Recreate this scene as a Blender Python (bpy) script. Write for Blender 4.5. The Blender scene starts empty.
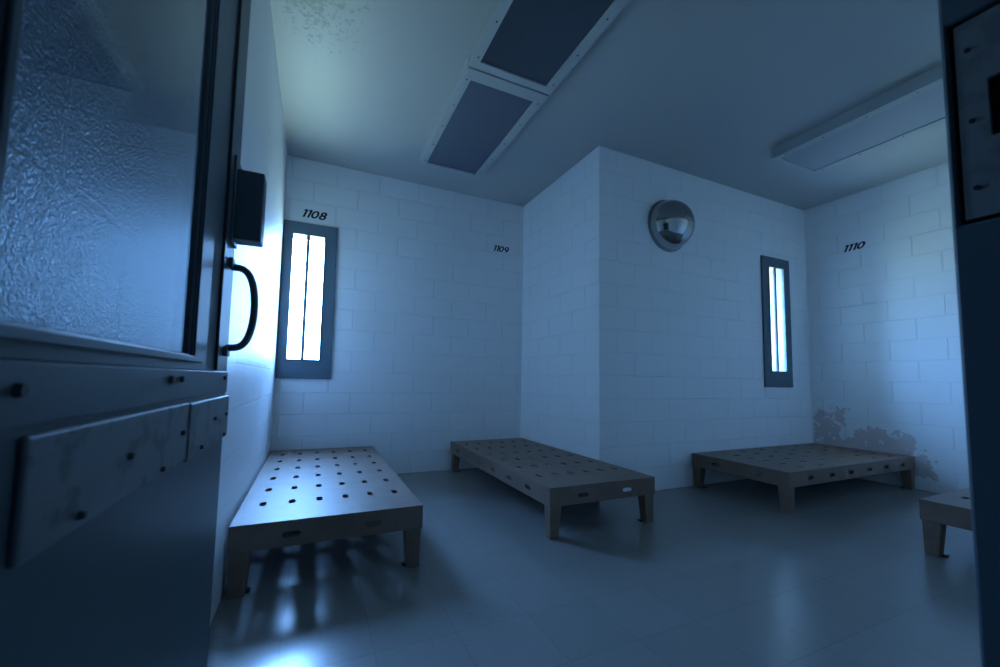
import bpy, bmesh, math, random
from mathutils import Vector, Matrix

S = bpy.context.scene
COL = S.collection
R = math.radians
random.seed(4)

# ------------------------------------------------------------------ room dimensions (metres)
XA, YB, XC, YD, XE, H = -0.328, 4.327, 2.295, 2.860, 5.455, 3.165
YF0, YF1 = 0.04, 0.2375            # doorway wall, corridor side / room side
DX0, DX1 = -0.20, 0.80             # clear doorway
ROW, BRK = 0.2107, 0.4205          # block course height, block length

# ------------------------------------------------------------------ material helpers
def lin(r, g, b):
    f = lambda c, n: (c/255/12.92) if c/255 <= .04045 else ((c/255+.055)/1.055)**2.4
    return (f(r), f(g), f(b), 1)

class NT:
    def __init__(s, name):
        s.m = bpy.data.materials.new(name); s.m.use_nodes = True
        s.t = s.m.node_tree; s.n = s.t.nodes; s.b = s.n['Principled BSDF']
    def add(s, kind, **kw):
        n = s.n.new(kind)
        for k, v in kw.items():
            setattr(n, k, v)
        return n
    def link(s, a, b): s.t.links.new(a, b)
    def set(s, **kw):
        for k, v in kw.items(): s.b.inputs[k.replace('_', ' ')].default_value = v
    def math(s, op, a, b=None, clamp=False):
        n = s.add('ShaderNodeMath', operation=op, use_clamp=clamp)
        for i, x in enumerate((a, b)):
            if x is None: continue
            if isinstance(x, (int, float)): n.inputs[i].default_value = x
            else: s.link(x, n.inputs[i])
        return n.outputs[0]
    def noise(s, vec, scale, detail=2, rough=.5):
        n = s.add('ShaderNodeTexNoise')
        n.inputs['Scale'].default_value = scale; n.inputs['Detail'].default_value = detail
        n.inputs['Roughness'].default_value = rough
        if vec is not None: s.link(vec, n.inputs['Vector'])
        return n.outputs['Fac']
    def ramp(s, fac, stops):
        n = s.add('ShaderNodeValToRGB'); s.link(fac, n.inputs[0])
        e = n.color_ramp.elements
        while len(e) < len(stops): e.new(.5)
        for el, (p, c) in zip(e, stops):
            el.position = p; el.color = c if len(c) == 4 else (*c, 1)
        return n.outputs[0]
    def mix(s, fac, a, b):
        n = s.add('ShaderNodeMix', data_type='RGBA')
        for i, x in ((0, fac), (6, a), (7, b)):
            if isinstance(x, (tuple, int, float)): n.inputs[i].default_value = x
            else: s.link(x, n.inputs[i])
        return n.outputs[2]
    def bump(s, h, strength, dist, prev=None):
        n = s.add('ShaderNodeBump'); n.inputs['Strength'].default_value = strength
        n.inputs['Distance'].default_value = dist; s.link(h, n.inputs['Height'])
        if prev is not None: s.link(prev, n.inputs['Normal'])
        return n.outputs[0]

def plain(name, col, rough, metal=0, spec=.5, nscale=0, nbump=0, wear=None):
    k = NT(name); k.set(Base_Color=col, Roughness=rough, Metallic=metal)
    k.b.inputs['Specular IOR Level'].default_value = spec
    if nscale:
        tc = k.add('ShaderNodeTexCoord').outputs['Object']
        k.link(k.bump(k.noise(tc, nscale, 3), nbump, .002), k.b.inputs['Normal'])
    if wear:
        tc = k.add('ShaderNodeTexCoord').outputs['Object']
        f = k.ramp(k.noise(tc, wear[1], 5, .65), ((wear[2], (0, 0, 0)), (wear[2]+.08, (1, 1, 1))))
        k.link(k.mix(f, col, wear[0]), k.b.inputs['Base Color'])
    return k.m

WALLC = (.88, .90, .92, 1)

def block_wall(name, peel=0.25, gloss=.36, stain=False):
    """painted concrete block, uv is in metres (v = height)"""
    k = NT(name)
    uv = k.add('ShaderNodeTexCoord').outputs['UV']
    pos = k.add('ShaderNodeNewGeometry').outputs['Position']
    br = k.add('ShaderNodeTexBrick'); k.link(uv, br.inputs['Vector'])
    br.offset = .5; br.offset_frequency = 2; br.squash = 1
    for n, v in (('Scale', 1), ('Mortar Size', .0065), ('Mortar Smooth', .3), ('Bias', 0), ('Brick Width', BRK), ('Row Height', ROW)):
        br.inputs[n].default_value = v
    br.inputs['Color1'].default_value = (1, 1, 1, 1); br.inputs['Color2'].default_value = (1, 1, 1, 1)
    br.inputs['Mortar'].default_value = (.955, .955, .955, 1)
    base = k.add('ShaderNodeMix', data_type='RGBA', blend_type='MULTIPLY'); base.inputs[0].default_value = 1
    base.inputs[6].default_value = WALLC; k.link(br.outputs['Color'], base.inputs[7])
    col = base.outputs[2]
    # some joints are filled flush with paint
    patch = k.ramp(k.noise(pos, 2.3, 2), ((.40, (.15, .15, .15)), (.60, (1, 1, 1))))
    su = k.add('ShaderNodeSeparateXYZ'); k.link(uv, su.inputs[0])
    fv = k.math('FRACT', k.math('DIVIDE', su.outputs[1], ROW))
    bedj = k.math('GREATER_THAN', k.math('ABSOLUTE', k.math('SUBTRACT', fv, .5)), .455)
    keep = k.math('SUBTRACT', 1, k.math('MULTIPLY', bedj, .72))
    joint = k.math('MULTIPLY', k.math('MULTIPLY', br.outputs['Fac'], patch), keep)
    n1 = k.bump(k.math('MULTIPLY', joint, -1), 1.0, .013)
    n2 = k.bump(k.noise(pos, 230 if peel > .5 else 170, 2, .5), peel, 0.0075 if peel > .5 else .0022, n1)
    n3 = k.bump(k.noise(pos, 14, 3, .6), .12, .006, n2)
    k.link(n3, k.b.inputs['Normal'])
    k.set(Roughness=gloss)
    if stain:
        sx = k.add('ShaderNodeSeparateXYZ'); k.link(pos, sx.inputs[0])
        y, z = sx.outputs[1], sx.outputs[2]
        def box(y0, y1, z0, z1, soft=.05):
            def edge(v, a, s):   # s=+1 : inside when v>a
                return k.math('DIVIDE', k.math('MULTIPLY', k.math('SUBTRACT', v, a), s), soft)
            m = k.math('MINIMUM', k.math('MINIMUM', edge(y, y0, 1), edge(y, y1, -1)),
                       k.math('MINIMUM', edge(z, z0, 1), edge(z, z1, -1)))
            return k.math('MINIMUM', k.math('MAXIMUM', m, -1.5), 1.2)
        ms = [box(2.55, 2.83, .24, .62), box(2.53, 2.66, .55, .75), box(2.70, 2.83, .5, .72), box(2.28, 2.62, .24, .42), box(2.25, 2.46, .36, .55),
              box(1.94, 2.40, .28, .545), box(1.83, 2.05, .12, .36)]
        m = ms[0]
        for q in ms[1:]: m = k.math('MAXIMUM', m, q)
        nz = k.math('MULTIPLY', k.math('SUBTRACT', k.noise(pos, 15, 5, .65), .52), 7.0)
        f = k.math('ADD', k.math('ADD', m, nz), -.05)
        f = k.math('MULTIPLY', f, 5, clamp=True)
        col = k.mix(k.math('MULTIPLY', f, .72), col, (.60, .46, .45, 1))
    k.link(col, k.b.inputs['Base Color'])
    return k.m

def ceiling_mat():
    k = NT('painted_ceiling')
    pos = k.add('ShaderNodeNewGeometry').outputs['Position']
    sx = k.add('ShaderNodeSeparateXYZ'); k.link(pos, sx.inputs[0])
    dx = k.math('SUBTRACT', sx.outputs[0], -.10); dy = k.math('MULTIPLY', k.math('SUBTRACT', sx.outputs[1], 2.25), .55)
    d = k.math('SQRT', k.math('ADD', k.math('MULTIPLY', dx, dx), k.math('MULTIPLY', dy, dy)))
    near = k.math('SUBTRACT', 1, k.math('DIVIDE', d, .42), clamp=True)
    n = k.noise(pos, 34, 4, .65)
    f = k.math('MULTIPLY', k.math('SUBTRACT', k.math('ADD', n, k.math('MULTIPLY', near, .30)), .66), 9, clamp=True)
    f = k.math('MULTIPLY', f, k.math('GREATER_THAN', near, .01))
    k.link(k.mix(k.math('MULTIPLY', f, .7), (.43, .445, .44, 1), (.23, .30, .27, 1)), k.b.inputs['Base Color'])
    mp = k.add('ShaderNodeMapping'); mp.inputs['Scale'].default_value = (3, 26, 1); mp.inputs['Rotation'].default_value = (0, 0, .5)
    k.link(pos, mp.inputs[0])
    n1 = k.bump(k.noise(mp.outputs[0], 1, 2), .25, .004)
    n2 = k.bump(k.math('MULTIPLY', f, -1), .5, .002, n1)
    k.link(n2, k.b.inputs['Normal']); k.set(Roughness=.5)
    return k.m

def floor_mat():
    k = NT('waxed_vinyl_tile')
    pos = k.add('ShaderNodeNewGeometry').outputs['Position']
    mp = k.add('ShaderNodeMapping'); mp.inputs['Location'].default_value = (.067, -1.896, 0); k.link(pos, mp.inputs[0])
    br = k.add('ShaderNodeTexBrick'); br.offset = 0; br.squash = 1; k.link(mp.outputs[0], br.inputs['Vector'])
    for n, v in (('Scale', 1), ('Mortar Size', .0012), ('Mortar Smooth', .1), ('Bias', 0), ('Brick Width', .3165), ('Row Height', .3165)):
        br.inputs[n].default_value = v
    br.inputs['Color1'].default_value = (.225, .23, .225, 1); br.inputs['Color2'].default_value = (.24, .245, .24, 1)
    br.inputs['Mortar'].default_value = (.175, .175, .175, 1)
    speck = k.ramp(k.noise(pos, 60, 4, .7), ((.60, (0, 0, 0)), (.68, (1, 1, 1))))
    scuff = k.ramp(k.noise(pos, 7, 5, .7), ((.60, (0, 0, 0)), (.78, (1, 1, 1))))
    c = k.mix(k.math('MULTIPLY', speck, .6), br.outputs['Color'], (.15, .15, .145, 1))
    c = k.mix(k.math('MULTIPLY', scuff, .0), c, (.20, .20, .19, 1))
    k.link(c, k.b.inputs['Base Color'])
    rg = k.math('ADD', .20, k.math('MULTIPLY', k.noise(pos, 3, 1, .5), .10))
    k.set(Roughness=.24)
    n1 = k.bump(k.math('MULTIPLY', br.outputs['Fac'], -1), .4, .002)
    n2 = k.bump(k.noise(pos, 11, 2), .05, .006, n1)
    k.link(n2, k.b.inputs['Normal'])
    return k.m

def glass_mat(name, tint=(1, 1, 1, 1), rough=0.0, dust=0.0):
    """single pane: fresnel mix of clear transmission and mirror reflection"""
    k = NT(name); k.n.remove(k.b)
    out = k.n['Material Output']
    tr = k.add('ShaderNodeBsdfTransparent'); tr.inputs[0].default_value = tint
    gl = k.add('ShaderNodeBsdfGlossy'); gl.inputs['Roughness'].default_value = rough
    lw = k.add('ShaderNodeLayerWeight'); lw.inputs[0].default_value = .5
    f5 = k.math('ADD', .04, k.math('MULTIPLY', .96, k.math('POWER', lw.outputs['Facing'], 5)))   # Schlick, same from both sides
    mx = k.add('ShaderNodeMixShader'); k.link(f5, mx.inputs[0])
    k.link(tr.outputs[0], mx.inputs[1]); k.link(gl.outputs[0], mx.inputs[2])
    res = mx.outputs[0]
    if dust:
        df = k.add('ShaderNodeBsdfDiffuse'); df.inputs[0].default_value = (.6, .62, .62, 1)
        m2 = k.add('ShaderNodeMixShader')
        tc = k.add('ShaderNodeTexCoord').outputs['Object']
        f = k.math('MULTIPLY', k.ramp(k.noise(tc, 90, 4, .7), ((.35, (.3, .3, .3)), (.75, (1, 1, 1)))), dust)
        k.link(f, m2.inputs[0]); k.link(res, m2.inputs[1]); k.link(df.outputs[0], m2.inputs[2]); res = m2.outputs[0]
    k.link(res, out.inputs[0])
    return k.m

M = {}
M['wallA'] = block_wall('glossy_block_paint', 1.0, .36)
M['wall'] = block_wall('block_paint', .16, .42)
M['wallE'] = block_wall('flaking_block_paint', .16, .42, stain=True)
M['concrete'] = plain('light_cut_grey', (.28, .28, .27, 1), .8, nscale=60, nbump=.2)  # for the added window sleeves, dull grey to limit bounced light
M['front'] = plain('slate_wall_paint', (.42, .45, .47, 1), .5, nscale=150, nbump=.1)
M['ceil'] = ceiling_mat()
M['floor'] = floor_mat()
M['steel'] = plain('dark_painted_steel', (.08, .12, .145, 1), .42, nscale=220, nbump=.08)
M['winsteel'] = plain('slate_painted_steel', (.10, .15, .19, 1), .5, nscale=200, nbump=.06)
M['worn'] = plain('worn_painted_steel', (.17, .20, .22, 1), .42, nscale=60, nbump=.15, wear=((.10, .12, .13, 1), 18, .52))
M['plate'] = plain('brushed_strike_steel', (.30, .32, .33, 1), .45, metal=.4, nscale=160, nbump=.15, wear=((.24, .26, .27, 1), 25, .5))
M['black'] = plain('gap_shade_black', (.012, .014, .016, 1), .6)  # shade of the strike plate gap, painted as black
M['bolt'] = plain('dark_bolt_steel', (.04, .05, .06, 1), .4, metal=.5)
M['bed'] = plain('tan_moulded_plastic', (.20, .138, .105, 1), .48, nscale=140, nbump=.10, wear=((.18, .122, .092, 1), 6, .5))
M['rubber'] = plain('black_rubber', (.02, .02, .022, 1), .7)
M['fix'] = plain('white_enamel', (.42, .45, .46, 1), .45)
M['diff'] = plain('acrylic_mid_reflection', (.105, .125, .17, 1), .32, nscale=400, nbump=.2)  # one acrylic in three tones, differing reflections put into the colour
M['diff1'] = plain('acrylic_dim_reflection', (.045, .060, .085, 1), .32, nscale=400, nbump=.2)  # darker copy, its dim reflection painted into the base colour
M['diff2'] = plain('acrylic_bright_reflection', (.36, .38, .42, 1), .35, nscale=400, nbump=.2)  # lightest copy of that acrylic, bright reflection painted in
M['chrome'] = plain('scuffed_chrome', (.42, .43, .44, 1), .07, metal=1, nscale=18, nbump=.04)
M['rim'] = plain('dull_rim_metal', (.22, .23, .24, 1), .35, metal=.8)
M['paint'] = plain('black_stencil_paint', (.008, .009, .011, 1), .5)
M['glass'] = glass_mat('window_glass')
M['glass2'] = glass_mat('dimming_window_glass', (.97, .98, .98, 1))  # faint tint added to dim daylight through the right window
M['doorglass'] = glass_mat('door_glass', (.61, .66, .69, 1), .03, .04)

# ------------------------------------------------------------------ object helpers
def obj(name, bm, mat, parent=None, bevel=0, seg=2, smooth=False, loc=None):
    me = bpy.data.meshes.new(name); bm.normal_update(); bm.to_mesh(me); bm.free()
    me.materials.append(mat)
    o = bpy.data.objects.new(name, me); COL.objects.link(o)
    if parent: o.parent = parent
    if loc: o.location = loc
    if smooth:
        for p in me.polygons: p.use_smooth = True
    if bevel:
        b = o.modifiers.new('bevel', 'BEVEL'); b.width = bevel; b.segments = seg; b.limit_method = 'ANGLE'; b.angle_limit = R(40)
    return o

def tag(o, label, cat, group=None, kind=None):
    o['label'] = label; o['category'] = cat
    if group: o['group'] = group
    if kind: o['kind'] = kind
    return o

def empty(name, loc=(0, 0, 0), rz=0):
    o = bpy.data.objects.new(name, None); COL.objects.link(o)
    o.location = loc; o.rotation_euler = (0, 0, rz); o.empty_display_size = .1
    return o

def add_box(bm, a, b):
    x0, y0, z0 = a; x1, y1, z1 = b
    v = [bm.verts.new(p) for p in ((x0, y0, z0), (x1, y0, z0), (x1, y1, z0), (x0, y1, z0), (x0, y0, z1), (x1, y0, z1), (x1, y1, z1), (x0, y1, z1))]
    for f in ((3, 2, 1, 0), (4, 5, 6, 7), (0, 1, 5, 4), (1, 2, 6, 5), (2, 3, 7, 6), (3, 0, 4, 7)):
        bm.faces.new([v[i] for i in f])
def box(a, b):
    bm = bmesh.new(); add_box(bm, a, b); return bm

def add_frustum(bm, bot, top):
    """two rectangles given as four 3-D points each"""
    v = [bm.verts.new(p) for p in bot] + [bm.verts.new(p) for p in top]
    bm.faces.new(v[3::-1]); bm.faces.new(v[4:])
    for i in range(4):
        j = (i+1) % 4; bm.faces.new((v[i], v[j], v[4+j], v[4+i]))

def holed_slab(rect, holes, place, depth):
    """rect / holes = (u0,u1,v0,v1); place(u,v,d) -> xyz, d runs from 0 (room face) to depth"""
    us = sorted({rect[0], rect[1], *[h[i] for h in holes for i in (0, 1)]})
    vs = sorted({rect[2], rect[3], *[h[i] for h in holes for i in (2, 3)]})
    bm = bmesh.new(); vm = {}
    def V(i, j, d):
        if (i, j, d) not in vm: vm[i, j, d] = bm.verts.new(place(us[i], vs[j], d*depth))
        return vm[i, j, d]
    def solid(i, j):
        if not (0 <= i < len(us)-1 and 0 <= j < len(vs)-1): return False
        cu, cv = (us[i]+us[i+1])/2, (vs[j]+vs[j+1])/2
        return not any(h[0] < cu < h[1] and h[2] < cv < h[3] for h in holes)
    for i in range(len(us)-1):
        for j in range(len(vs)-1):
            if not solid(i, j): continue
            bm.faces.new((V(i, j, 0), V(i+1, j, 0), V(i+1, j+1, 0), V(i, j+1, 0)))
            bm.faces.new((V(i, j+1, 1), V(i+1, j+1, 1), V(i+1, j, 1), V(i, j, 1)))
            for di, dj, a, b in ((0, -1, (i, j), (i+1, j)), (1, 0, (i+1, j), (i+1, j+1)), (0, 1, (i+1, j+1), (i, j+1)), (-1, 0, (i, j+1), (i, j))):
                if not solid(i+di, j+dj): bm.faces.new((V(*b, 0), V(*a, 0), V(*a, 1), V(*b, 1)))
    bmesh.ops.recalc_face_normals(bm, faces=bm.faces)
    return bm

def wall(name, rect, holes, place, depth, mat, ufun, label):
    bm = holed_slab(rect, holes, place, depth)
    bm.normal_update(); uvl = bm.loops.layers.uv.new('UVMap')
    for f in bm.faces:
        for l in f.loops: l[uvl].uv = ufun(l.vert.co, f.normal)
    o = obj(name, bm, mat); tag(o, label, 'wall', kind='structure'); return o

# ------------------------------------------------------------------ room shell
T, TW, TW2 = .22, .17, .30
WIN1 = (-.262, .066, 1.140, 2.412)       # masonry openings behind the frames
WIN2 = (4.658, 4.967, 1.130, 2.372)
wall('wall_left', (YF0, YB+T, 0, H), [], lambda u, v, d: (XA-d, u, v), T, M['wallA'], lambda c, n: (c.y-.105, c.z),
     'glossy white painted block wall running along left behind the open door')
wall('wall_back', (XA, XC, 0, H), [WIN1], lambda u, v, d: (u, YB+d, v), TW, M['wall'], lambda c, n: (c.x-.345, c.z),
     'white block wall with the left window, behind the two left beds')
wall('wall_inner', (YD, YB+T, 0, H), [], lambda u, v, d: (XC+d, u, v), T, M['wall'], lambda c, n: (c.x-2.704 if abs(n.y) > .5 else c.y-2.86, c.z),
     'short white wall jutting forward beside the second bed')
wall('wall_back_right', (XC+T, XE, 0, H), [WIN2], lambda u, v, d: (u, YD+d, v), TW2, M['wall'], lambda c, n: (c.x-2.704, c.z),
     'white block wall carrying the dome mirror and the right window')
wall('wall_right', (YF0, YD+TW2, 0, H), [], lambda u, v, d: (XE+d, u, v), T, M['wallE'], lambda c, n: (c.y-1.900, c.z),
     'white block wall at right with brownish flaked paint above the corner bed')
wall('wall_front', (XA, XE, 0, H), [(DX0-.05, DX1+.05, -.01, 2.17)], lambda u, v, d: (u, YF1-.012-d, v), YF1-.012-YF0, M['wall'],
     lambda c, n: (c.x, c.z), 'block wall with the doorway the picture is taken from')
# corridor outside the doorway
CY, CX0, CX1 = -1.7, -1.6, 2.6
tag(obj('wall_corridor', box((CX0, CY-.1, 0), (CX1, CY, H)), M['front']), 'corridor wall opposite the doorway', 'wall', kind='structure')
tag(obj('wall_corridor_left', box((CX0-.1, CY-.1, 0), (CX0, YF0+.1, H)), M['front']), 'left end wall of the corridor', 'wall', kind='structure')
tag(obj('wall_corridor_right', box((CX1, CY-.1, 0), (CX1+.1, YF0, H)), M['front']), 'right end wall of the corridor', 'wall', kind='structure')
tag(obj('wall_corridor_near', box((CX0, YF0, 0), (XA-T+.0, YF0+.1, H)), M['front']), 'corridor wall left of the doorway', 'wall', kind='structure')
tag(obj('floor', box((CX0-.1, CY-.1, -.1), (XE+T, YB+T, 0)), M['floor']), 'shiny grey blue vinyl tile floor', 'floor', kind='structure')
tag(obj('ceiling', box((CX0-.1, CY-.1, H), (XE+T, YB+T, H+.1)), M['ceil']), 'white painted ceiling with a peeling patch at upper left', 'ceiling', kind='structure')

# ------------------------------------------------------------------ windows
def window(name, fr, op, bar, y, glass, label):
    """fr = frame plate, op = clear opening in the plate, bar = (x0,x1)"""
    r = empty(name, ((fr[0]+fr[1])/2, y, fr[2]))
    tag(r, label, 'window', kind='structure')
    r_loc = Vector(r.location)
    def L(bm):
        bmesh.ops.translate(bm, verts=bm.verts, vec=-r_loc); return bm
    pl = lambda u, v, d: (u, y-.022+d, v)
    obj('window_frame', L(holed_slab(fr, [op], pl, .021)), M['winsteel'], r, .004)
    # stepped inner lip
    lip = holed_slab((op[0]-.012, op[1]+.012, op[2]-.012, op[3]+.012), [op], lambda u, v, d: (u, y-.030+d, v), .009)
    obj('glazing_bead', L(lip), M['winsteel'], r, .003)
    tw = TW if y == YB else TW2; wo = WIN1 if y == YB else WIN2; e_ = .001; g_ = .014
    obj('light_cut_sleeve', L(holed_slab((wo[0]+e_, wo[1]-e_, wo[2]+e_, wo[3]-e_), [(wo[0]+g_, wo[1]-g_, wo[2]+g_, wo[3]-g_)], lambda u, v, d: (u, y+.001+d, v), tw-.002)), M['concrete'], r)  # sleeve added to cut light bouncing off the reveal
    obj('security_bar', L(box((bar[0], y-.016, op[2]-.004), (bar[1], y+.006, op[3]+.004))), M['winsteel'], r, .003)
    obj('glass_pane', L(box((op[0]-.003, y+.022, op[2]-.003), (op[1]+.003, y+.026, op[3]+.003))), glass, r)
    return r
window('window_1', (XA+.002, .159, .978, 2.511), (-.238, .042, 1.165, 2.386), (-.120, -.090), YB, M['glass'],
       'narrow slit window with slate steel frame at left under number 1108')
window('window_2', (4.5685, 5.0686, .972, 2.466), (4.682, 4.943, 1.154, 2.347), (4.800, 4.826), YD, M['glass2'],
       'narrow slit window with slate steel frame at right, beyond the dome mirror')

# ------------------------------------------------------------------ beds
L_, W_, HB, AP = 2.0315, .8856, .321, .2005
def stadium(cu, cv, lu, lv, n=5):
    r = min(lu, lv)/2; pts = []
    du, dv = lu/2-r, lv/2-r
    for q, (su, sv) in enumerate(((1, 1), (-1, 1), (-1, -1), (1, -1))):
        for i in range(n):
            a = math.pi/2*(q+i/(n-1)); pts.append((cu+su*du+r*math.cos(a), cv+sv*dv+r*math.sin(a)))
    return pts

def slotted_sheet(bm, rect, cuts_u, cuts_v, slots, place):
    """flat sheet; slots = {(i,j): (lu,lv)} on the cell centres of the cut grid"""
    us = [rect[0], *cuts_u, rect[1]]; vs = [rect[2], *cuts_v, rect[3]]; vm = {}
    def V(i, j):
        if (i, j) not in vm: vm[i, j] = bm.verts.new(place(us[i], vs[j]))
        return vm[i, j]
    for i in range(len(us)-1):
        for j in range(len(vs)-1):
            c = [V(i, j), V(i+1, j), V(i+1, j+1), V(i, j+1)]
            if (i, j) not in slots:
                bm.faces.new(c); continue
            pts = stadium(*slots[i, j]); n = len(pts)//4
            hv = [bm.verts.new(place(*p)) for p in pts]
            corner = [c[2], c[3], c[0], c[1]]          # quadrant order of stadium()
            for q in range(4):
                for k in range(n-1):
                    bm.faces.new((corner[q], hv[q*n+k+1], hv[q*n+k]))
                a, b = hv[q*n+n-1], hv[((q+1) % 4)*n]
                if (a.co-b.co).length > 1e-6:
                    bm.faces.new((corner[q], corner[(q+1) % 4], b, a))
                else:
                    bm.faces.new((corner[q], corner[(q+1) % 4], a))

def bed_shell():
    bm = bmesh.new(); hw, hl = W_/2, L_/2
    xs = [-hw+.104+.137*i for i in range(6)]
    ys = [-hl+.322+.2965*i for i in range(6)]
    cx = [(-.030, .030), (-.033, .059), (-.030, .030), (-.030, .030), (-.067, .028), (-.030, .030)]
    cu = [x+d for x, p in zip(xs, cx) for d in p]
    cv = [y+d for y in ys for d in (-.095, .055)]
    slotted_sheet(bm, (-hw, hw, -hl, hl), cu, cv, {(1+2*i, 1+2*j): (xs[i], ys[j], .030, .072) for i in range(6) for j in range(6)}, lambda u, v: (u, v, HB))
    zc = .255; zz = [zc-.03, zc+.03]
    side = {(1+2*i, 1): (ys[i]-.030, zc, .082, .028) for i in range(6)}
    for sx in (-1, 1):
        slotted_sheet(bm, (-hl, hl, AP, HB), cv, zz, side, lambda u, v: (sx*hw, u, v))
    end = {(3, 1): (-hw+.255, zc, .080, .026), (9, 1): (hw-.255, zc, .080, .026)}
    for sy in (-1, 1):
        slotted_sheet(bm, (-hw, hw, AP, HB), cu, zz, end, lambda u, v: (u, sy*hl, v))
    # the five sheets share their rim points: weld them
    bmesh.ops.remove_doubles(bm, verts=bm.verts, dist=1e-5)
    bmesh.ops.recalc_face_normals(bm, faces=bm.faces)
    for f in bm.faces:           # make sure normals look outwards
        if f.normal.dot(f.calc_center_median()-Vector((0, 0, .15))) < 0: f.normal_flip()
    return bm

def leg_bm(sx, sy):
    bm = bmesh.new(); hw, hl = W_/2-.004, L_/2-.004
    def rect(wx, wy, z, ins):
        x0, x1 = sorted((sx*(hw-ins), sx*(hw-wx))); y0, y1 = sorted((sy*(hl-ins), sy*(hl-wy)))
        return [(x0, y0, z), (x1, y0, z), (x1, y1, z), (x0, y1, z)]
    add_frustum(bm, rect(.070, .064, 0, .005), rect(.098, .086, HB-.012, 0))
    return bm

def make_bed():
    r = empty('bunk_bed')
    s = obj('platform', bed_shell(), M['bed'], r)
    sm = s.modifiers.new('solidify', 'SOLIDIFY'); sm.thickness = .006; sm.offset = -1; sm.use_even_offset = True
    bv = s.modifiers.new('bevel', 'BEVEL'); bv.width = .004; bv.segments = 2; bv.limit_method = 'ANGLE'; bv.angle_limit = R(60)
    for sx in (-1, 1):
        x = sx*(W_/2-.062)
        obj('slot_light_block', box((x-.003, -L_/2+.10, AP+.006), (x+.003, L_/2-.10, HB-.0065)), M['bed'], r)  # hidden strip added to block light behind the side slots
    for sx, sy in ((-1, -1), (1, -1), (-1, 1), (1, 1)):
        l = obj('leg', leg_bm(sx, sy), M['bed'], r, .005)
        fx, fy = sx*(W_/2-.080), sy*(L_/2-.062)
        obj('foot', box((fx-.013, fy-.018, .0), (fx+.013, fy+.018, .010)), M['rubber'], l, .003)
    return r

def dup(root, loc, rz):
    r = root.copy(); COL.objects.link(r); r.location = loc; r.rotation_euler = (0, 0, rz)
    for ch in list(root.children):
        c = ch.copy(); COL.objects.link(c); c.parent = r
        for g in ch.children:
            d = g.copy(); COL.objects.link(d); d.parent = c
    return r

bed = make_bed()
GB = 'tan slotted plastic beds'
spots = [((-.3146+W_/2, 4.2111-L_/2, 0), 0, 'tan slotted plastic bed along the left wall, its head under the left window'),
         ((2.2826-W_/2, 4.2561-L_/2, 0), 0, 'tan slotted plastic bed beside the jutting inner wall, below number 1109'),
         ((5.4335-L_/2, 2.845-W_/2, 0), -math.pi/2, 'tan slotted plastic bed in the far right corner under the right window'),
         ((5.4335-L_/2, 1.2219-W_/2, 0), -math.pi/2, 'tan slotted plastic bed mostly hidden behind the right door jamb')]
for i, (loc, rz, lab) in enumerate(spots):
    b = bed if i == 0 else dup(bed, loc, rz)
    b.location = loc; b.rotation_euler = (0, 0, rz)
    tag(b, lab, 'bed', GB)

# ------------------------------------------------------------------ ceiling light fixtures
def fixture(x0, x1, y0, y1, panel, diff, label, nscrew=5):
    cx, cy = (x0+x1)/2, (y0+y1)/2
    r = empty('ceiling_light', (cx, cy, H)); tag(r, label, 'ceiling light', 'surface mounted ceiling lights')
    ox, oy = x1-x0, y1-y0
    hb = holed_slab((x0-cx, x1-cx, y0-cy, y1-cy), [(panel[0]-cx, panel[1]-cx, panel[2]-cy, panel[3]-cy)], lambda u, v, d: (u, v, -.098+d), .026)
    obj('bezel', hb, M['fix'], r, .003)
    hs = bmesh.new(); e = .004
    add_frustum(hs, [(x0-cx+e, y0-cy+e, -.0722), (x1-cx-e, y0-cy+e, -.0722), (x1-cx-e, y1-cy-e, -.0722), (x0-cx+e, y1-cy-e, -.0722)],
                [(x0-cx+e, y0-cy+e, 0), (x1-cx-e, y0-cy+e, 0), (x1-cx-e, y1-cy-e, 0), (x0-cx+e, y1-cy-e, 0)])
    obj('housing', hs, M['fix'], r)
    obj('diffuser', box((panel[0]-cx+.003, panel[2]-cy+.003, -.090), (panel[1]-cx-.003, panel[3]-cy-.003, -.076)), diff, r, .001)
    for sx in (-1, 1):
        fl = (panel[0]+x0)/2 if sx < 0 else (panel[1]+x1)/2
        for i in range(nscrew):
            bm = bmesh.new(); bmesh.ops.create_cone(bm, cap_ends=True, segments=12, radius1=.0065, radius2=.0045, depth=.003)
            obj('screw', bm, M['bolt'], r, loc=(fl-cx, y0-cy+.1+(oy-.2)*i/(nscrew-1), -.0992))
    return r
fixture(.844, 1.472, 2.402, 3.742, (.900, 1.402, 2.500, 3.690), M['diff'], 'white framed ceiling light with a lighter reflection painted into its panel, the farther of the joined pair')
fixture(.844, 1.472, 1.046, 2.388, (.900, 1.402, 1.100, 2.325), M['diff1'], 'white framed ceiling light with a dim reflection painted into its panel, the nearer of the joined pair')
fixture(3.737, 4.392, .846, 2.216, (3.815, 4.325, .900, 2.168), M['diff2'], 'single white ceiling light box at right, over the corner bed')

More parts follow.
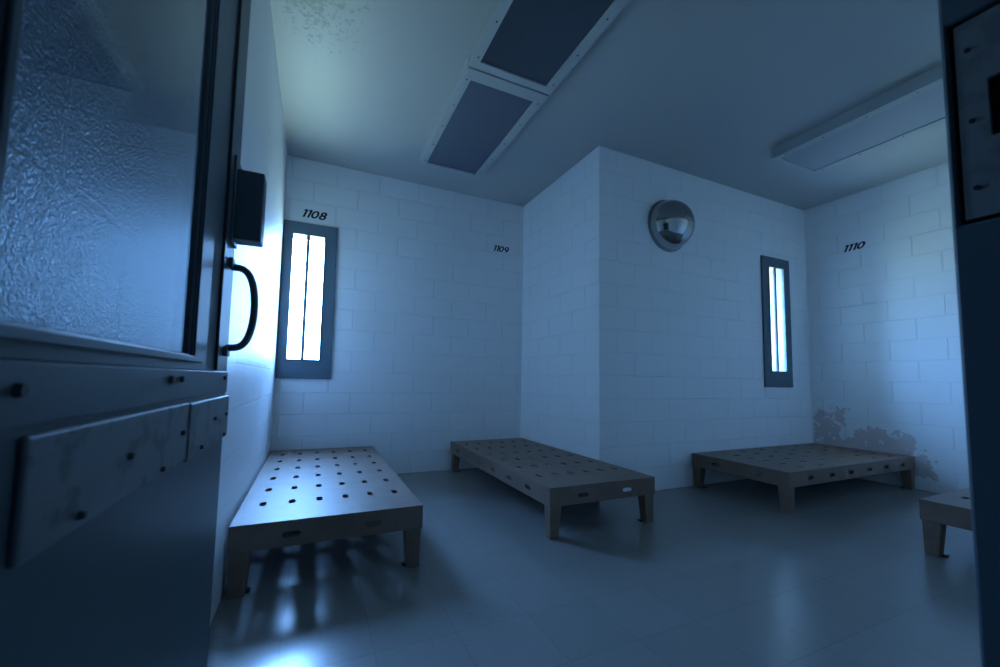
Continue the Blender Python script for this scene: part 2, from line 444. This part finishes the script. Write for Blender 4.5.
# ------------------------------------------------------------------ dome mirror
def lathe(profile, n=64):
    bm = bmesh.new(); rings = []
    for r_, d in profile:
        if r_ < 1e-6: rings.append([bm.verts.new((0, -d, 0))])
        else: rings.append([bm.verts.new((r_*math.cos(2*math.pi*i/n), -d, r_*math.sin(2*math.pi*i/n))) for i in range(n)])
    for a, b in zip(rings, rings[1:]):
        for i in range(n):
            j = (i+1) % n
            if len(b) == 1: bm.faces.new((a[i], a[j], b[0]))
            elif len(a) == 1: bm.faces.new((a[0], b[j], b[i]))
            else: bm.faces.new((a[i], a[j], b[j], b[i]))
    bmesh.ops.recalc_face_normals(bm, faces=bm.faces)
    return bm
mr = empty('dome_mirror', (3.135, YD, 2.552)); tag(mr, 'round chrome dome security mirror on the white block wall', 'mirror')
RM = .245
obj('mounting_rim', lathe([(RM+.012, 0), (RM+.014, .004), (RM+.014, .016), (RM+.008, .022), (RM-.006, .022)]), M['rim'], mr, smooth=True)
obj('mirror_dome', lathe([(RM*math.cos(a), (.018)+RM*.93*math.sin(a)) for a in [math.pi/2*i/20 for i in range(20)]]+[(0, (.018)+RM*.93)]), M['chrome'], mr, smooth=True)

# ------------------------------------------------------------------ painted numbers
def number(txt, size, width, loc, rot, label):
    """thick slanted stencil strokes, x runs to the right, y up, centred"""
    def ell(cx, cy, rx, ry, a0=0, a1=360, n=24):
        return [(cx+rx*math.cos(R(a0+(a1-a0)*i/n)), cy+ry*math.sin(R(a0+(a1-a0)*i/n))) for i in range(n+1)]
    G = {'1': (.36, [[(.02, .80), (.13, .84), (.22, .92)], [(.22, .92), (.20, .0)]]),
         '0': (.66, [ell(.28, .46, .22, .38)]),
         '8': (.64, [ell(.27, .66, .17, .19), ell(.27, .26, .21, .20)]),
         '9': (.64, [ell(.27, .60, .20, .24), ell(.20, .48, .27, .42, -75, 20)])}
    bm = bmesh.new(); x = 0; hw = .088
    def ribbon(pts, x0):
        vs = []
        for i, p in enumerate(pts):
            p0, p1 = pts[max(i-1, 0)], pts[min(i+1, len(pts)-1)]
            if len(pts) > 20 and (Vector(pts[0])-Vector(pts[-1])).length < 1e-6 and i in (0, len(pts)-1):
                p0, p1 = pts[-2], pts[1]
            t = (Vector(p1)-Vector(p0)).normalized(); nn = Vector((-t.y, t.x))
            row = []
            for sgn in (1, -1):
                q = Vector(p)+nn*hw*sgn; row.append(bm.verts.new((x0+q.x+.30*q.y, q.y, 0)))
            vs.append(row)
        for a, b in zip(vs, vs[1:]): bm.faces.new((a[0], a[1], b[1], b[0]))
    for ch in txt:
        adv, strokes = G[ch]
        for st in strokes: ribbon(st, x)
        x += adv
    xs = [v.co.x for v in bm.verts]; ys = [v.co.y for v in bm.verts]
    x0, x1, y0, y1 = min(xs), max(xs), min(ys), max(ys)
    for v in bm.verts:
        v.co.x = ((v.co.x-x0)/(x1-x0)-.5)*width; v.co.y = ((v.co.y-y0)/(y1-y0)-.5)*size
    for f in bm.faces:
        if f.normal.z < 0: f.normal_flip()
    o = obj('wall_number', bm, M['paint'], loc=loc); o.rotation_euler = rot
    return tag(o, label, 'number', 'stencilled bed numbers')
number('1108', .088, .225, (-.058, YB-.0012, 2.614), (R(90), 0, 0), 'black italic number 1108 above the left window')
number('1109', .078, .205, (2.000, YB-.0012, 2.579), (R(90), 0, 0), 'black italic number 1109 near the inner corner above the second bed')
number('1110', .080, .200, (XE-.0012, 2.372, 2.561), (R(90), 0, R(-90)), 'black italic number 1110 high on the right wall')

# ------------------------------------------------------------------ open steel door
DF = -.2                     # face of the leaf, seen at a grazing angle
d = empty('door_1', (DF, .25, 0)); tag(d, 'open dark steel cell door with glass panel, seen edge on at left', 'door', kind='structure')
dl = Vector(d.location)
def D(bm): bmesh.ops.translate(bm, verts=bm.verts, vec=-dl); return bm
px = lambda u, v, dd: (DF-dd, u, v)
GL = (.372, .862, 1.036, 2.02)
lf = holed_slab((.25, 1.212, .012, 2.12), [GL], px, .010)
lf2 = holed_slab((.25, 1.212, .012, 2.12), [(GL[0]-.02, 1.075, GL[2]-.02, GL[3]+.04)], lambda u, v, dd: (DF-.010-dd, u, v), .033)
me_ = bpy.data.meshes.new('t'); lf2.to_mesh(me_); lf2.free(); lf.from_mesh(me_); bpy.data.meshes.remove(me_)
obj('door_leaf', D(lf), M['steel'], d, .002)
# glazing bead: two shallow stepped frames round the glass
obj('glazing_bead', D(holed_slab((GL[0]-.016, .972, GL[2]-.028, GL[3]+.05), [(GL[0]-.002, GL[1]+.004, GL[2]-.004, GL[3])], lambda u, v, dd: (DF+.004-dd, u, v), .0038)), M['steel'], d, .0015)
obj('glazing_bead', D(holed_slab((GL[0]-.010, .925, GL[2]-.014, GL[3]+.03), [(GL[0]-.001, GL[1]+.006, GL[2]-.003, GL[3])], lambda u, v, dd: (DF+.008-dd, u, v), .0038)), M['steel'], d, .0015)
obj('edge_channel', D(box((DF, 1.065, 1.01), (DF+.006, 1.075, 2.11))), M['bolt'], d, .001)
obj('door_glass', D(box((DF-.010, GL[0]-.004, GL[2]-.004), (DF-.003, GL[1]+.004, GL[3]+.004))), M['doorglass'], d)
# cover plates across the middle
obj('cover_plate', D(box((DF, .428, .853), (DF+.006, .866, .951))), M['worn'], d, .003)
obj('cover_plate', D(box((DF, .869, .848), (DF+.008, 1.219, .949))), M['worn'], d, .003)
obj('rail_plate', D(box((DF, .26, .958), (DF+.004, 1.205, 1.008))), M['steel'], d, .002)
def bolt(y, z, x, r=.006):
    bm = bmesh.new(); bmesh.ops.create_cone(bm, cap_ends=True, segments=16, radius1=r, radius2=r*.75, depth=.005, matrix=Matrix.Rotation(R(90), 4, 'Y'))
    bmesh.ops.translate(bm, verts=bm.verts, vec=Vector((x+.0022, y, z)))
    obj('bolt', D(bm), M['bolt'], d)
for y, z in ((.412, .986), (.758, .992), (.812, .992), (1.16, .993)): bolt(y, z, DF+.004)
for y, z in ((.514, .866), (.620, .902), (.742, .862), (.83, .903)): bolt(y, z, DF+.006, .0045)
for y, z in ((.955, .860), (1.06, .905), (1.17, .857), (1.185, .905)): bolt(y, z, DF+.008, .0045)
# pull handle
def tube(pts, rad, n=12):
    bm = bmesh.new(); rings = []
    for i, p in enumerate(pts):
        p = Vector(p); t = (Vector(pts[min(i+1, len(pts)-1)])-Vector(pts[max(i-1, 0)])).normalized()
        a = Vector((0, 1, 0)); b = t.cross(a).normalized()
        rr = rad(i/(len(pts)-1)) if callable(rad) else rad
        rings.append([bm.verts.new(p+a*rr*1.25*math.cos(2*math.pi*k/n)+b*rr*math.sin(2*math.pi*k/n)) for k in range(n)])
    for r0, r1 in zip(rings, rings[1:]):
        for k in range(n): bm.faces.new((r0[k], r0[(k+1) % n], r1[(k+1) % n], r1[k]))
    bm.faces.new(rings[0][::-1]); bm.faces.new(rings[-1])
    bmesh.ops.recalc_face_normals(bm, faces=bm.faces)
    return bm
HY = 1.16
hp = []
for i in range(25):
    t = i/24; a = math.pi*t
    hp.append((DF+.004+.054*math.sin(a)**.55, HY, 1.166+.100*math.cos(a)))
hd = obj('door_handle', D(tube(hp, .0085)), M['steel'], d, smooth=True)
for z0, z1 in ((1.262, 1.287), (1.045, 1.070)):
    bm = box((DF, HY-.018, z0), (DF+.010, HY+.018, z1)); obj('handle_base', D(bm), M['steel'], hd, .003)
# lock case
lc = obj('lock_case', D(box((DF+.004, 1.150, 1.336), (DF+.064, 1.206, 1.514))), M['steel'], d, .004)
obj('lock_plate', D(box((DF, 1.135, 1.325), (DF+.005, 1.210, 1.540))), M['steel'], lc, .001)

# ------------------------------------------------------------------ steel door frame with strike plate
t = empty('trim_1', (DX1, YF0, 0)); tag(t, 'dark blue steel door jamb at the right edge with a strike plate', 'door frame', kind='structure')
tl = Vector(t.location)
def TL(bm): bmesh.ops.translate(bm, verts=bm.verts, vec=-tl); return bm
SP = (.120, .2245, 1.229, 1.508)
jam = holed_slab((YF0-.01, YF1, 0, 2.17), [(SP[0]-.004, SP[1]+.004, SP[2]-.006, SP[3]+.006)], lambda u, v, dd: (DX1+dd, u, v), .05)
obj('jamb', TL(jam), M['steel'], t, .004)
obj('jamb', TL(box((DX0-.05, YF0-.01, 0), (DX0, YF1, 2.17))), M['steel'], t, .004)
obj('head', TL(box((DX0, YF0-.01, 2.13), (DX1, YF1, 2.17))), M['steel'], t, .004)
obj('recess_shade', TL(box((DX1+.012, SP[0]-.01, SP[2]-.012), (DX1+.03, SP[1]+.008, SP[3]+.012))), M['black'], t)  # black block standing in for shade behind the strike plate
sp = obj('strike_plate', TL(holed_slab(SP, [(.150, .196, 1.335, 1.415)], lambda u, v, dd: (DX1+.003+dd, u, v), .006)), M['plate'], t, .001)
for z in (1.466, 1.364, 1.270):
    bm = bmesh.new(); bmesh.ops.create_cone(bm, cap_ends=True, segments=16, radius1=.0035, radius2=.003, depth=.002, matrix=Matrix.Rotation(R(-90), 4, 'Y'))
    bmesh.ops.translate(bm, verts=bm.verts, vec=Vector((DX1+.0022, .2125, z)))
    obj('screw', TL(bm), M['bolt'], sp)

# ------------------------------------------------------------------ daylight
w = bpy.data.worlds.new('overcast_dusk'); S.world = w; w.use_nodes = True
nt = w.node_tree; bg = nt.nodes['Background']
tc = nt.nodes.new('ShaderNodeTexCoord'); sp_ = nt.nodes.new('ShaderNodeSeparateXYZ'); rp = nt.nodes.new('ShaderNodeValToRGB')
mp = nt.nodes.new('ShaderNodeMapRange'); mp.inputs[1].default_value = -1; mp.inputs[2].default_value = 1
nt.links.new(tc.outputs['Generated'], sp_.inputs[0]); nt.links.new(sp_.outputs[2], mp.inputs[0]); nt.links.new(mp.outputs[0], rp.inputs[0])
e = rp.color_ramp.elements
e[0].position = .0; e[0].color = (.155, .25, .24, 1)
e[1].position = 1; e[1].color = (.23, .58, 1.40, 1)
for p, c in ((.36, (.20, .33, .36)), (.45, (.13, .23, .29)), (.52, (.135, .30, .60)), (.63, (.18, .42, .88)), (.74, (.27, .64, 1.40))):
    x = e.new(p); x.color = (*c, 1)
nt.links.new(rp.outputs[0], bg.inputs[0]); bg.inputs[1].default_value = 41.0
for nm, op, y in (('window_portal', WIN1, YB+TW), ('window_portal', WIN2, YD+TW2)):
    li = bpy.data.lights.new(nm, 'AREA'); li.shape = 'RECTANGLE'; li.size = op[1]-op[0]; li.size_y = op[3]-op[2]
    li.cycles.is_portal = True
    lo = bpy.data.objects.new(nm, li); COL.objects.link(lo)
    lo.location = ((op[0]+op[1])/2, y+.002, (op[2]+op[3])/2); lo.rotation_euler = (R(-90), 0, 0)

# ------------------------------------------------------------------ camera
cam = bpy.data.cameras.new('camera'); co = bpy.data.objects.new('camera', cam); COL.objects.link(co); S.camera = co
yaw, pitch, roll = -.4253, .0722, .0178
cy, sy, cp, sp2 = math.cos(yaw), math.sin(yaw), math.cos(pitch), math.sin(pitch)
fwd = Vector((-sy*cp, cy*cp, sp2)); right = Vector((cy, sy, 0)); up = right.cross(fwd)
r2 = right*math.cos(roll)+up*math.sin(roll); u2 = up*math.cos(roll)-right*math.sin(roll)
co.matrix_world = Matrix(((r2.x, u2.x, -fwd.x, 0), (r2.y, u2.y, -fwd.y, 0), (r2.z, u2.z, -fwd.z, 1.0), (0, 0, 0, 1)))
cam.sensor_width = 36; cam.lens = 402.557/1000*36
cam.shift_x = (500-496.524)/1000; cam.shift_y = (350.705-333.5)/1000
cam.clip_start = .02
cam.dof.use_dof = True; cam.dof.focus_distance = 3.4; cam.dof.aperture_fstop = 4.0

vs = S.view_settings
S.display_settings.display_device = 'sRGB'
vs.view_transform = 'Standard'; vs.look = 'None'; vs.gamma = 1; vs.use_curve_mapping = False
vs.exposure = 1.5
S.cycles.use_denoising = True
S.cycles.max_bounces = 14; S.cycles.diffuse_bounces = 10; S.cycles.glossy_bounces = 6; S.cycles.transparent_max_bounces = 12
S.cycles.sample_clamp_indirect = 20
